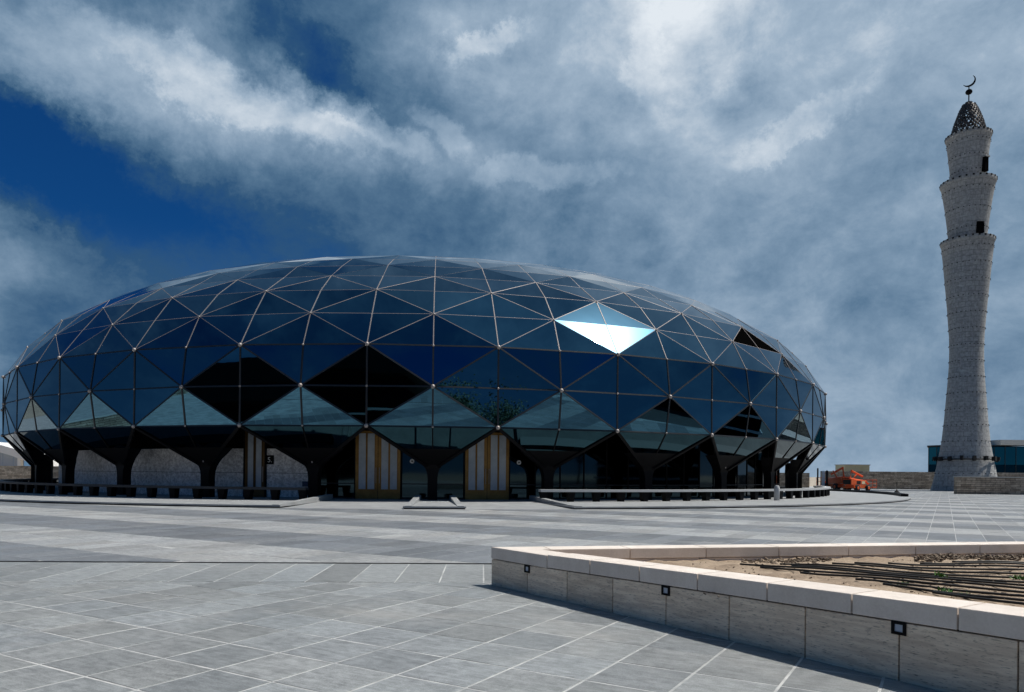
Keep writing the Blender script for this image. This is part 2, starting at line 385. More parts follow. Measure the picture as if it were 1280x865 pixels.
BORDER = 2.25
for i in range(-14, 34):                                      # square slabs on the camera's side of the drain
    for j in range(-34, 30):
        a, b = N0+i*S, T0+j*S
        q = [nt(a, b), nt(a, b+S), nt(a+S, b+S), nt(a+S, b)]
        if q[0].y < -8 or abs(q[0].x) > 18: continue
        q = clip(q, lambda p: -side(p)-BORDER)
        if len(q) > 2 and area(q) > .02: slabs.append((q, 'fg'))
for j in range(-34, 40):                                      # long slabs of the border along the drain
    q = [L0 + Ld*(8.37 + j*.652 + w*.652) + Ln*h for w, h in ((0, -BORDER), (1, -BORDER), (1, -.05), (0, -.05))]
    slabs.append((q, 'fg'))
BW = 2.75
for i in range(-28, 96):                                      # striped field beyond the drain: two courses to a stripe
    a = 8.3 + i*BW/2; key = 'dk' if (i//2) % 2 else 'lt'
    for j in range(-160, 130):
        b = T0 + j*S + (0 if i % 2 else .0)
        c = nt(a, b)
        if c.y < 10 or c.y > 112 or abs(c.x) > .86*c.y+8 : continue
        if (c.x+7.57)**2 + (c.y-75)**2 < 41**2: continue
        q = [nt(a, b), nt(a, b+S), nt(a+BW/2, b+S), nt(a+BW/2, b)]
        q = clip(q, lambda p: side(p)-.10)
        if len(q) > 2 and area(q) > .03: slabs.append((q, key))
def score(q):
    if min(p.y for p in q) < 1: return 0
    pp = [proj(p) for p in q]
    if all(x < 0 or x > 1280 or y > 865 for x, y in pp): return 0
    c = sum(q, Vector())/len(q)
    cx, cy = proj(c)
    if cx > 640 and cy > 690 and cy > 731+(cx-614)*.19 and False: return 0
    return abs(sum(pp[i-1][0]*pp[i][1] - pp[i][0]*pp[i-1][1] for i in range(len(pp))))/2
slabs = [(score(q), i, q, k) for i, (q, k) in enumerate(slabs)]
slabs.sort(key=lambda s_: -s_[0])
SM = {'fg': (M_fg, M_fgs), 'lt': (M_lt, M_lts), 'dk': (M_dk, M_dks)}
field = {'fg': MB(), 'lt': MB(), 'dk': MB()}
whole = {}
for rank, (sc, i, q, k) in enumerate(slabs):
    near = k == 'fg'
    q2 = inset(q, .0105 if near else .009)
    dz = random.uniform(-.0015, .0015)
    if rank < 298:
        c = sum(q2, Vector())/len(q2)
        full = len(q) == 4 and abs(area(q)-S*S) < 1e-4
        if full and k in whole: me = whole[k]
        else:
            e = .004; top = inset([p-c for p in q2], e); n = len(q2)
            mb = MB()
            lo = [p-c + Vector((0, 0, -.03)) for p in q2]; mid = [p-c + Vector((0, 0, -.003)) for p in q2]
            mb.add(lo+mid+top, [tuple(range(2*n, 3*n))] + [(r*n+t, r*n+(t+1) % n, (r+1)*n+(t+1) % n, (r+1)*n+t) for r in (0, 1) for t in range(n)])
            me = mb.mesh('paving_slab', SM[k][0])
            if full: whole[k] = me
        o = link('paving_slab', me, plaza, c + Vector((0, 0, dz)))
        o.rotation_euler = (random.gauss(0, .0012), random.gauss(0, .0012), 0)
    else:
        n = len(q2); a = [p + Vector((0, 0, dz)) for p in q2]; b = [p - Vector((0, 0, .02)) for p in q2]
        field[k].add(a+b, [tuple(range(n))] + [(i_, i_+n, (i_+1) % n+n, (i_+1) % n) for i_ in range(n)])
for k in field:
    if field[k].v: tag(field[k].build('paving_field', SM[k][1], plaza), kind='stuff')
dr = MB()
dr.prism([L0-Ld*20-Ln*.03, L0+Ld*30-Ln*.03, L0+Ld*30+Ln*.06, L0-Ld*20+Ln*.06], Vector((0, 0, -.02)))
o = dr.build('drain_channel', M_black); o.location.z = .006
tag(o, 'thin black slot drain running across the grey plaza', 'drain')
# the service road beside the plaza (mirrored in the dome)
MB().add([(34, -60, .004), (150, -60, .004), (150, 90, .004), (75, 90, .004), (43, 44, .004), (34, 28, .004)], [(0, 1, 2, 3, 4, 5)]).build('road', M_asph)
tag(bpy.data.objects['road'], kind='structure')

# ------------------------------------------------------------------ the mosque
DS = 75.
CX, CY = -.10094*DS, DS
NK = 66; ST = 2*math.pi/NK; A0 = -.00095
ring_r = [.48519, .48718, .48515, .46937, .45066, .42556, .40207, .3755, .3465, .3145, .2795, .2415, .20, .155, .105, .05]
ring_z = [.03285, .06076, .09008, .11529, .13673, .15394, .16860, .1816, .1928, .2024, .2105, .2172, .2225, .2264, .2290, .2303]
ring_r = [r*DS for r in ring_r]; ring_z = [z*DS+CAM_H for z in ring_z]
NR = len(ring_r)
mosque = empty('mosque', (CX, CY, 0), label='low glass-domed mosque of triangular mirror panes on black columns', cat='mosque')
def P(r, k, z): a = A0+k*ST; return Vector((r*math.sin(a), -r*math.cos(a), z))
def MJ(i, k): return P(ring_r[i], k, ring_z[i])               # a major node; parity of k == parity of i
tris = []                                                      # (base1, base2, apex, level, k of the apex)
for i in range(NR-1):
    for j in range(NK//2):
        k = 2*j + (i % 2)
        tris.append((MJ(i, k), MJ(i, k+2), MJ(i+1, k+1), i, k+1, 0))      # base below, apex above
        tris.append((MJ(i+1, k+1), MJ(i+1, k-1), MJ(i, k), i, k, 1))      # base above, apex below
cen_off = Vector((CX, CY, 0))
def kn(k):
    k = k % NK
    return k-NK if k > NK/2 else k
panes = []
for b1, b2, ap, lev, k, up in tris:
    mid = (b1+b2)/2; nrm = (b2-b1).cross(ap-b1).normalized()
    c = (b1+b2+ap)/3
    if nrm.dot(Vector((c.x, c.y, 8))) < 0: nrm = -nrm
    for e in (b1, b2):
        t3 = [e, mid, ap]; c3 = (e+mid+ap)/3
        w = c3+cen_off
        facing = nrm.dot(Vector((0, 0, CAM_H))-w)
        sc = 0
        if facing > 0 and w.y < 120:
            pp = [proj(p+cen_off) for p in t3]; sc = abs((pp[1][0]-pp[0][0])*(pp[2][1]-pp[0][1])-(pp[2][0]-pp[0][0])*(pp[1][1]-pp[0][1]))/2
        panes.append((sc, t3, c3, nrm, lev, kn(k), up))
panes.sort(key=lambda p: -p[0])
rest = MB(); shell = MB(); nsingle = 0
for sc, t3, c3, nrm, lev, k, up in panes:
    hatch = (lev == 3 and up == 0 and k == 8)
    pts = [c3 + (p-c3)*.985 + nrm*.03 for p in t3]
    tilt = Matrix.Rotation(random.gauss(0, .0016), 3, 'X') @ Matrix.Rotation(random.gauss(0, .0016), 3, 'Y')
    if nsingle < 290 and sc > 0 or hatch:
        mb = MB().prism([tilt @ (p-c3) for p in pts], nrm*-.05)
        mb.build('dome_pane', M_hatch if hatch else M_glass, mosque, loc=c3); nsingle += 1
    else: rest.prism(pts, nrm*-.05)
tag(rest.build('dome_panes', M_glass, mosque), kind='stuff')
shell.lathe([(r-.45, z-.15) for r, z in zip(ring_r, ring_z)] + [(.01, ring_z[-1])], 66)
shell.build('dome_light_block', M_soffit, mosque)  # unseen dark shell added behind the panes to block light leaks
# glazing bars and hubs
bars = {}
def edge(p, q, w, h, m, kk):
    key = tuple(sorted((tuple(round(x, 2) for x in p), tuple(round(x, 2) for x in q))))
    bars.setdefault(key, (p, q, w, h, m))
for b1, b2, ap, lev, k, up in tris:
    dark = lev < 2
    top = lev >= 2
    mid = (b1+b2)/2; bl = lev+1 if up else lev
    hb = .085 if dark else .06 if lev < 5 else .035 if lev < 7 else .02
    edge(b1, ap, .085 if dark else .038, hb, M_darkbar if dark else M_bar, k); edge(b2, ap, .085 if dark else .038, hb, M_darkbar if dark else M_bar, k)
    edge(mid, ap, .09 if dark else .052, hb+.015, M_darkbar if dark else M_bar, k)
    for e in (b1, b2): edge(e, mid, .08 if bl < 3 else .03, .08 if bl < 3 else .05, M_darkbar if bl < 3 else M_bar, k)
lst = []
for p, q, w, h, m in bars.values():
    c = (p+q)/2; wc = c+cen_off; n_ = Vector((c.x, c.y, 10 if c.z < 10 else 22)).normalized()
    vis = n_.dot(Vector((0, 0, CAM_H))-wc) > -4 and wc.y < 82
    sc = 0
    if vis: a, b = proj(p+cen_off), proj(q+cen_off); sc = math.hypot(a[0]-b[0], a[1]-b[1])
    lst.append((sc, p, q, w, h, m, n_))
lst.sort(key=lambda t: -t[0])
left = {M_darkbar.name: MB(), M_bar.name: MB()}
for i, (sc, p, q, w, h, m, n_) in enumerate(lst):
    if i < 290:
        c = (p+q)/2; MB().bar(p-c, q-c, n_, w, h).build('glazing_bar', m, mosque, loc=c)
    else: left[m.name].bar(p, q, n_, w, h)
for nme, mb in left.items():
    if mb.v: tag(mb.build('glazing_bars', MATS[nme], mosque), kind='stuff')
hub = MB().ball((0, 0, 0), .115, 8, 5).mesh('hub', M_hub, True); hub2 = MB().ball((0, 0, 0), .06, 8, 5).mesh('hub', M_hub, True)
for i in range(5):
    for k in range(-14, 15):
        major = (k-i) % 2 == 0
        if not major and i > 2: continue
        p = MJ(i, k) if major else (MJ(i, k-1)+MJ(i, k+1))/2
        link('hub', hub if major and i < 3 else hub2, mosque, p + Vector((p.x, p.y, 0)).normalized()*.06)

# under the dome: sloping glass aprons that taper to black columns
RC, ZC, ZG = .459*DS, 2.0, 2.92
RA, ZA = ring_r[0], ring_z[0]
for j in range(NK//2):
    k = 2*j+1; kk = kn(k)
    a1, a2 = MJ(0, k-1), MJ(0, k+1); am = (a1+a2)/2
    u = Vector((math.cos(A0+k*ST), math.sin(A0+k*ST), 0)); out = Vector((math.sin(A0+k*ST), -math.cos(A0+k*ST), 0))
    tip = P(RC+.28, k, ZC)
    half = (a2-a1).length/2; hw = .30
    f = (ZG-ZC)/(ZA-ZC)
    w_g = hw + (half-hw)*f
    cm = tip + (am-tip)*f
    n_ = u.cross(am-tip).normalized()
    if n_.dot(out) < 0: n_ = -n_
    # two panes of the apron
    for s_ in (-1, 1):
        q = [am + Vector((0, 0, -.04)), a1 + (am-a1)*.02 + Vector((0, 0, -.04)) if s_ < 0 else a2 + (am-a2)*.02 + Vector((0, 0, -.04)), cm + u*(s_*w_g*.985), cm + u*(s_*.03)]
        c = sum(q, Vector())/4
        MB().prism([p-c for p in q], n_*-.04).build('apron_pane', M_apron, mosque, loc=c)
    fr = MB()
    for e, s_ in ((a1, -1), (a2, 1)): fr.bar(e, tip+u*(s_*hw), n_, .16, .14)
    fr.bar(am, cm, n_, .07, .08)
    c0 = P(RC, k, 0)
    for p_ in range(len(fr.v)): fr.v[p_] = tuple(Vector(fr.v[p_])-c0)
    # cladding from the glass down to the shaft, with curved shoulders, and the shaft itself
    prof = [(.27, 0.0), (.27, 1.35), (.30, 1.6), (.39, 1.85), (.56, 2.08), (.84, 2.33), (1.22, 2.58), (w_g*.985, ZG)]
    vs = []
    for w, z in prof:
        t = max(0., (z-ZC)/(ZA-ZC)); base_ = tip + (am-tip)*t if z > ZC else P(RC+.28, k, z)
        if z <= ZC: base_.z = z
        f_ = base_ - c0 - out*.02; b_ = f_ - out*(.55 if z <= 2.0 else .55+.4*(z-2.0))
        vs += [f_-u*w, f_+u*w, b_+u*w, b_-u*w]
    fs = []
    for i in range(len(prof)-1):
        for t in range(4): fs.append((i*4+t, i*4+(t+1) % 4, i*4+4+(t+1) % 4, i*4+4+t))
    fs += [(3, 2, 1, 0), tuple(range(len(vs)-4, len(vs)))]
    sh = MB().add(vs, fs).build('column', M_black, mosque, loc=c0)
    fr.build('column_edge_trim', M_black, sh)
# soffit behind the aprons and the drum wall
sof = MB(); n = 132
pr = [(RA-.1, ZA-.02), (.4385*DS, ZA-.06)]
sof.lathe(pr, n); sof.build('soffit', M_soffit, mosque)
RW = .438*DS
wall_gr, wall_dk = MB(), MB()
def arcwall(mb, k0, k1, r, z0, z1, t=.3, step=.5):
    n_ = max(1, int(abs(k1-k0)/step)); ks = [k0+(k1-k0)*i/n_ for i in range(n_+1)]
    vs = []
    for k in ks: vs += [P(r, k, z0), P(r, k, z1), P(r-t, k, z1), P(r-t, k, z0)]
    fs = [(i*4+a, i*4+(a+1) % 4, i*4+4+(a+1) % 4, i*4+4+a) for i in range(n_) for a in range(4)]
    fs += [(0, 3, 2, 1), (n_*4, n_*4+1, n_*4+2, n_*4+3)]
    return mb.add(vs, fs)
KD = -2.36
DOORS = {0: 2.58, 2: 2.58, KD: 1.32}
def kw(w, r=RW): return w/r/ST
# granite cladding: two courses of slabs, each a panel of its own
def granite(k0, k1):
    nseg = max(1, round((k1-k0)*ST*RW/1.9)); dk_ = (k1-k0)/nseg
    for i in range(nseg):
        for z0, z1 in ((.14, 1.52), (1.54, 2.95)):
            arcwall(MB(), k0+i*dk_+kw(.006), k0+(i+1)*dk_-kw(.006), RW, z0, z1, .08).build('granite_panel', M_gran, mosque)
dh = kw(DOORS[KD]/2)+kw(.06)
granite(-14, KD-dh); granite(KD+dh, -1.08)
arcwall(wall_dk, -33, 33, RW-.30, 0, ZA-.05, .2, .5); wall_dk.build('drum_wall', M_soffit, mosque)  # black left showing above the granite stands for soft shadow
# dark glazed screen between and right of the doors
ks = [-1.08]; stops = [-kw(1.29)-kw(.05), kw(1.29)+kw(.05), 2-kw(1.34), 2+kw(1.34)]
def glazed(k0, k1):
    nseg = max(1, round((k1-k0)*ST*RW/1.55)); dk_ = (k1-k0)/nseg
    for i in range(nseg):
        a, b = k0+i*dk_, k0+(i+1)*dk_
        arcwall(MB(), a+kw(.04), b-kw(.04), RW-.03, .16, 3.98, .03, 5).build('screen_pane', M_glass2, mosque)
        arcwall(MB(), a-kw(.035), a+kw(.035), RW+.02, .12, 4.0, .12, 5).build('screen_mullion', M_black, mosque)
    for z in (.12, .95): arcwall(MB(), k0, k1, RW+.01, z, z+.06, .06, .5).build('screen_rail', M_darkbar, mosque)
glazed(-1.08, stops[0]); glazed(stops[1], stops[2]); glazed(stops[3], 16)
# doors
for k, w in DOORS.items():
    a = A0+k*ST
    dr_ = link('door', MB().box(-w/2, w/2, -.06, .10, .10, 4.0).mesh('door', M_gold if w > 2 else M_bronze), mosque, P(RW+.02, k, 0)); dr_.rotation_euler = (0, 0, a)
    nl = 2 if w > 2 else 1
    lw = w/nl
    for i in range(nl):
        x0 = -w/2+i*lw
        for s_ in range(2):
            px0 = x0 + lw*(.15 if s_ == 0 else .54); pw = lw*.31
            if nl == 1: px0 = x0 + lw*(.16 if s_ == 0 else .56); pw = lw*.28
            MB().box(px0, px0+pw, -.078, -.062, .66, 3.85).build('door_light', M_frost, dr_)
            fm = MB()
            for x in (px0-.03, px0+pw): fm.box(x, x+.03, -.10, -.0605, .63, 3.88)
            fm.box(px0, px0+pw, -.099, -.0605, .63, .66); fm.build('light_frame', M_gold if w > 2 else M_bronze, dr_)
        hx = x0+lw-.10 if i == 0 else x0+.10
        MB().tube([(hx, -.13, 1.0), (hx, -.13, 1.9)], .02, 6).build('door_handle', M_hub, dr_)
        if i: MB().box(x0-.012, x0+.012, -.066, -.0605, .1, 4.0).build('meeting_joint', M_black, dr_)
    fr = MB()
    for s_ in (-1, 1): fr.box(s_*(w/2+.03)-.03, s_*(w/2+.03)+.03, -.12, .10, .10, 4.0)
    fr.build('door_frame', M_black, dr_)
# numbered plate, wall lamps and small fittings
pl = link('number_plate', MB().box(-.24, .24, -.02, .02, -.26, .26).mesh('number_plate', M_black), mosque, P(RW+.03, -2.06, 2.30)); pl.rotation_euler = (0, 0, A0-2.06*ST)
tcv = bpy.data.curves.new('number', 'FONT'); tcv.body = '5.'; tcv.size = .42; tcv.extrude = .004; tcv.align_x = 'CENTER'
tmp = bpy.data.objects.new('tmp', tcv); col.objects.link(tmp)
me = bpy.data.meshes.new_from_object(tmp.evaluated_get(bpy.context.evaluated_depsgraph_get())); bpy.data.objects.remove(tmp)
me.materials.clear(); me.materials.append(M_white)
t_ = link('number', me, pl, (0, -.026, -.14)); t_.rotation_euler = (R(90), 0, 0)
sq = link('wall_box', MB().box(-.17, .17, -.03, .03, -.15, .15).mesh('wall_box', M_navy), mosque, P(RW+.03, -1.36, .92)); sq.rotation_euler = (0, 0, A0-1.36*ST)
for k in (.62, 2.60):
    lp = link('wall_speaker', MB().lathe([(.001, .0), (.13, .0), (.13, .05), (.001, .05)], 16).mesh('wall_speaker', M_white), mosque, P(RW+.06, k, 2.28)); lp.rotation_euler = (R(90), 0, A0+k*ST)
    MB().lathe([(.001, .052), (.05, .052), (.05, .058), (.001, .058)], 12).build('speaker_centre', M_black, lp)
for k in (-3, -1, 7):
    MB().box(-.03, .03, -.05, .02, -.09, .09).build('column_spotlight', M_hub, mosque, loc=P(RC+.36, k, 2.2))

# platform ring with ramps up to the doors
RP = 42.5
plat = MB(); gap = MB()
def sector(mb, a0, a1, r0, r1, z0, z1, n_=60):
    vs = []
    for i in range(n_+1):
        a = a0+(a1-a0)*i/n_; c_, s_ = math.cos(a), math.sin(a)
        vs += [(r*s_, -r*c_, z) for r, z in ((r0, z0), (r1, z0), (r1, z1), (r0, z1))]
    fs = [(i*4+b, i*4+4+b, i*4+4+(b+1) % 4, i*4+(b+1) % 4) for i in range(n_) for b in range(4)] + [(0, 1, 2, 3), (n_*4+3, n_*4+2, n_*4+1, n_*4)]
    return mb.add(vs, fs)
plat = tag(empty('platform', (CX, CY, 0)), kind='structure')
for a0, a1, n_ in ((-2.6, -.062, 120), (.25, 2.6, 120)):
    sector(MB(), a0, a1, 30., RP, .055, .125, n_).build('platform_top', M_platform, plat)
    sector(MB(), a0+.002, a1-.002, 30.2, RP-.10, 0., .052, n_).build('platform_riser', M_black, plat)  # riser coloured black for the shadow gap under the overhanging slab
sector(MB(), .066, .132, 33.4, RP, .055, .13, 6).build('platform_island', M_platform, plat)
sector(MB(), .067, .131, 33.5, RP-.1, .0, .052, 6).build('platform_riser', M_black, plat)
rp = MB(); vs = []
for i in range(13):
    a = -.06+.308*i/12; vs += [(RP*math.sin(a), -RP*math.cos(a), .004), (36*math.sin(a), -36*math.cos(a), .10), (30.5*math.sin(a), -30.5*math.cos(a), .11)]
rp.add(vs, [(i*3+b, i*3+3+b, i*3+4+b, i*3+1+b) for i in range(12) for b in (0, 1)]); rp.build('ramp', M_platform, plat)
for a0, a1 in ((R(66), R(128)), (-R(126), -R(78))):
    kb = MB(); sector(kb, a0, a1, RP-.55, RP-.02, .12, .33, 40)
    o = kb.build('kerb', M_black, plat)
for a, sg in ((-.064, -1), (.068, 1), (.130, -1), (.252, 1)):       # cheek walls beside the ramps
    c_, s_ = math.cos(a), math.sin(a)
    def rq(r, z): return Vector((r*s_, -r*c_, z))
    MB().prism([rq(RP-.05, .128), rq(34.6, .128), rq(34.6, .40), rq(RP-1.2, .17), rq(RP-.05, .15)], Vector((c_, s_, 0))*(.30*sg)).build('ramp_cheek', M_platform, plat)
# curved benches
def bench(a0, a1, label, seatm):
    b = empty('bench', (CX, CY, 0), label=label, cat='bench')
    rb = .4885*DS
    sector(MB(), a0, a1, rb-.25, rb+.25, .66, .79, 70).build('seat', seatm, b)
    nsup = int((a1-a0)*rb/1.5)
    for i in range(nsup+1):
        a = a0+.006+(a1-a0-.012)*i/nsup
        q = [(-.13, .125), (.13, .125), (.22, .66), (-.22, .66)]
        ms = MB(); c_, s_ = math.cos(a), math.sin(a)
        pts = [Vector((x*c_ + (rb+.18)*s_, x*s_ - (rb+.18)*c_, z)) for x, z in q]
        ms.prism(pts, Vector((-s_, c_, 0))*.36); ms.build('support', M_black, b)
    return b
M_bsl = mat('bench_shaded', (.02, .024, .03), .5); M_bsr = mat('bench_stone', (.42, .43, .44), .55)  # left seat colour darkened for the shadow of the dome
bench(-R(105), -.084, 'long curved bench darkened by dome shade in front of the granite wall and single door', M_bsl)
bench(.252, R(80), 'long curved pale-topped bench in front of the dark glazed screen', M_bsr)

# ------------------------------------------------------------------ minaret
MD = 93.
mb_ = pix(1209.5, 613.7); ax = atd(1206.5, 600, MD)
MX, MY = ax.x, MD
mpp = MD/FPX
def mz(y): return atd(1209, y, MD).z
minaret = empty('minaret', (MX, MY, 0), label='tall flared grey stone minaret of three tiers with crescent finial', cat='minaret')
t1 = [(614.5, 88), (600, 80), (580, 71), (554, 61), (525, 54.5), (497, 49.8), (475, 46), (457, 43.6), (438, 43), (420, 44), (383, 50), (350, 56.5), (325, 61.5), (306, 66)]
t2 = [(303, 47), (280, 52.5), (261, 57.5), (245, 63), (233, 68)]
t3 = [(229, 44), (212, 46.5), (195, 50.5), (184, 53.5), (175, 56)]
def tier(name, pts, n_=64):
    pr = [(w/2*mpp*.865, mz(y)) for y, w in pts]; pr[0] = (pr[0][0], pr[0][1] if name != 'lower_tier' else -.02)
    rt, zt = pr[-1]
    pr += [(rt+.10, zt+.12), (rt+.10, zt+.5), (rt-.35, zt+.5), (rt-.4, zt-.6), (.05, zt-.6)]
    return MB().lathe(pr, n_).build(name, M_conc, minaret, True), pr
tops = []
for nme, pts in (('lower_tier', t1), ('middle_tier', t2), ('upper_tier', t3)):
    o, pr = tier(nme, pts); tops.append(pr)
    es = o.modifiers.new('edges', 'EDGE_SPLIT'); es.split_angle = R(35)
    pr = pr[:len(pts)+2]
    stud = MB(); z0, z1 = max(pr[0][1], 1.), pr[-2][1]
    nrow = max(3, int((z1-z0)/1.95)); ns = 26
    def rad(z):
        for (ra, za), (rb_, zb) in zip(pr, pr[1:]):
            if za <= z <= zb: return ra + (rb_-ra)*(z-za)/max(zb-za, 1e-6)
        return pr[-1][0]
    for i in range(nrow):
        z = z0 + (z1-z0)*(i+.6)/nrow; r = rad(z)
        for t in range(ns):
            a = 2*math.pi*(t+.5*(i % 2))/ns
            M = Matrix.Translation((r*math.cos(a), r*math.sin(a), z)) @ Matrix.Rotation(a, 4, 'Z')
            stud.box(-.08, .09, -.045, .045, -.04, .04, M)
    zt = pr[-1][1]
    for t in range(ns):
        a = 2*math.pi*t/ns; M = Matrix.Translation(((pr[-1][0])*math.cos(a), (pr[-1][0])*math.sin(a), zt-.10)) @ Matrix.Rotation(a, 4, 'Z')
        stud.box(-.1, .07, -.10, .10, -.10, .10, M)
    tag(stud.build('studs', M_rubber, minaret), kind='stuff')
for (px, y0, y1, w) in ((1221.5, 284.5, 298, 6.8), (1227, 205, 222, 5)):      # black boxes standing in for the dark of door openings on the upper tiers
    zc0, zc1 = mz(y1), mz(y0); off = (px-1207.5)*mpp*.87
    rr = 23.8*mpp*.87
    view = math.atan2(-MY, -MX)
    a = view + math.asin(min(.97, off/rr))
    M = Matrix.Rotation(a, 4, 'Z')
    wd = w*mpp/2/max(.35, math.cos(a-view)) if y0 > 250 else .32
    MB().box(rr-.25, rr+.30, -wd, wd, zc0, zc1, M).build('doorway', M_soffit, minaret)
    MB().box(rr-.25, rr+.42, -wd-.1, wd+.1, zc1, zc1+.18, M).build('lintel', M_conc, minaret)
# open lattice cap
cap = MB(); ct = mz(128); cb = mz(176); H = ct-cb
def capr(t): return (23. - 16.5*t**1.6)*mpp*.87*(1 if t < .9 else 1-(t-.9)*6.5)
NN = 22; rows = 16
rng = random.Random(3)
for i in range(rows):
    for t in range(NN):
        t0_, t1_ = i/rows, (i+1)/rows
        for d_ in (-1, 1):
            a0, a1 = 2*math.pi*(t+.5*(i % 2))/NN, 2*math.pi*(t+.5*(i % 2)+.5*d_)/NN
            r0_, r1_ = capr(t0_), capr(t1_)
            p, q = Vector((r0_*math.cos(a0), r0_*math.sin(a0), cb+H*t0_)), Vector((r1_*math.cos(a1), r1_*math.sin(a1), cb+H*t1_))
            cap.bar(p, q, Vector((p.x, p.y, .6)), (.045 if i < 5 else .09), .08)
        if rng.random() < (.08 if i < 4 else .62):
            a = 2*math.pi*(t+.5*(i % 2)+.5)/NN; tm = (i+.5)/rows; r = capr(tm)
            M = Matrix.Translation((r*math.cos(a), r*math.sin(a), cb+H*tm)) @ Matrix.Rotation(a, 4, 'Z')
            cap.box(-.03, .03, -.16, .16, -.15, .15, M)
M_lat = mat('lattice_bronze', (.06, .052, .05), .5, .3)
cap.build('lattice_cap', M_lat, minaret)
fin = MB(); fz = ct-.3
fin.tube([(0, 0, fz), (0, 0, mz(119))], .07, 6); fin.ball((0, 0, mz(115)), .40, 14, 8, .85); fin.tube([(0, 0, mz(112)), (0, 0, mz(107.5))], .06, 6)
fin.build('finial', M_black, minaret, True)
cr = MB(); n_ = 24; zc = mz(101.3); ro = .72; vs = []
vd = math.atan2(MX, MY)
for i in range(n_+1):
    t = -R(195) + R(205)*i/n_ + R(45)
    th = .20*math.sin(math.pi*i/n_)+.015
    for rr_ in (ro, ro-th):
        for dy in (-.07, .07): vs.append(((rr_*math.cos(t)+.02), dy, zc+rr_*math.sin(t)))
fs = []
for i in range(n_):
    a = i*4; fs += [(a, a+4, a+5, a+1), (a+2, a+3, a+7, a+6), (a, a+2, a+6, a+4), (a+1, a+5, a+7, a+3)]
o = cr.add(vs, fs).build('crescent', M_black, minaret); o.rotation_euler = (0, 0, -vd)
zr = mz(574.5); rr = 33.0*mpp*.87
rg = MB(); rg.tube([((rr+.35)*math.cos(2*math.pi*i/48), (rr+.35)*math.sin(2*math.pi*i/48), zr) for i in range(49)], .07, 5)
rg.build('lamp_ring', M_black, minaret)
lampm = MB().box(-.05, .40, -.17, .17, -.26, .26).mesh('floodlight', M_rubber)
for t in range(16):
    a = 2*math.pi*(t+.3)/16
    o = link('floodlight', lampm, minaret, ((rr+.35)*math.cos(a), (rr+.35)*math.sin(a), zr+rng.uniform(.02, .2))); o.rotation_euler = (0, rng.uniform(-.3, .3), a)

# ------------------------------------------------------------------ planter in the foreground
HP = .545; CAPH = .165; CW = .42
front_pts = [pix(614, 731), pix(768.5, 767), pix(917.6, 801), pix(1182, 865)]
def arc_curve(pts, n_=400, ext=2.4):
    # smooth quadratic through the measured points, as a function of the distance from the corner
    P0 = pts[0]; d = [(p-P0).length for p in pts]
    dirv = (pts[-1]-P0).normalized(); nv = Vector((-dirv.y, dirv.x, 0))
    L = d[-1]
    sag = ((pts[1]-P0).dot(nv)/(d[1]*(L-d[1])) + (pts[2]-P0).dot(nv)/(d[2]*(L-d[2])))/2
    return lambda s: P0 + dirv*s + nv*(sag*s*(L-s))
fc = arc_curve(front_pts)
def nrm_in(f, s): 
    d = (f(s+.05)-f(s-.05)).normalized(); return Vector((-d.y, d.x, 0))
corner = fc(0)
bd = (pix(1280, 677, HP)-pix(616, 684, HP)).normalized(); bd.z = 0
def bc(s): return corner + bd*s
def bn(): return Vector((bd.y, -bd.x, 0))                    # towards the bed
planter = empty('planter', tuple(corner), label='low wedge-shaped travertine planter of bare soil with a pale stone cap', cat='planter')
def loc(p): return Vector(p)-corner
PL = .826
def s_at(px):                                                  # distance along the front wall at a pixel column
    lo, hi = 0, 9
    for _ in range(50):
        m_ = (lo+hi)/2
        if proj(fc(m_))[0] < px: lo = m_
        else: hi = m_
    return lo
s_j = [s_at(x) for x in (659, 709, 768.3, 837, 917.6, 1013, 1128.6, 1272)]
step = (s_j[-1]-s_j[0])/7
joints = [0] + [s_j[0]+step*i for i in range(-0, 12)]
def rise(s): return .0178*max(0., s-.8)                         # the front arm climbs a little along its length
def block(s0, s1, f, inn, z0, z1, thick, proud, m, name, bev=.006, g_=.004, endcut=None):
    a, b = s0+g_, s1-g_
    na, nb = inn(a), inn(b)
    pa, pb = f(a)-na*proud, f(b)-nb*proud
    qa, qb = f(a)+na*thick, f(b)+nb*thick
    if endcut: pa, qa = endcut(pa, qa)
    bm = bmesh.new(); c = (pa+qb)/2; c.z = (z0+z1)/2
    ra, rb_ = (rise(a), rise(b)) if f is fc else (0, 0)
    up_ = (ra, rb_, rb_, ra)
    lo = [bm.verts.new(Vector((p.x, p.y, z0 + (u_ if z0 > .1 else 0)))-c) for p, u_ in zip((pa, pb, qb, qa), up_)]; hi = [bm.verts.new(Vector((p.x, p.y, z1+u_))-c) for p, u_ in zip((pa, pb, qb, qa), up_)]
    bm.faces.new(lo[::-1]); bm.faces.new(hi)
    for i in range(4): bm.faces.new((lo[i], lo[(i+1) % 4], hi[(i+1) % 4], hi[i]))
    bmesh.ops.recalc_face_normals(bm, faces=bm.faces)
    bmesh.ops.bevel(bm, geom=bm.edges[:], offset=bev, segments=2, affect='EDGES')
    me = bpy.data.meshes.new(name); bm.to_mesh(me); bm.free(); me.materials.append(m)
    o = link(name, me, planter, c-corner+Vector((0, 0, 0))); o.location.z = c.z
    return o
inF = lambda s: nrm_in(fc, s); inB = lambda s: bn()
LH = HP-CAPH
for a, b in zip(joints, joints[1:]):
    block(a, b, fc, inF, -.03, LH-.012, .04, 0, M_trav, 'facing_panel', bev=.002, g_=.006)
cj0 = s_at(683.7); cstep = (s_at(1196.5)-s_at(683.7))/6
cjs = [0.0] + [cj0+cstep*i for i in range(0, 11)]
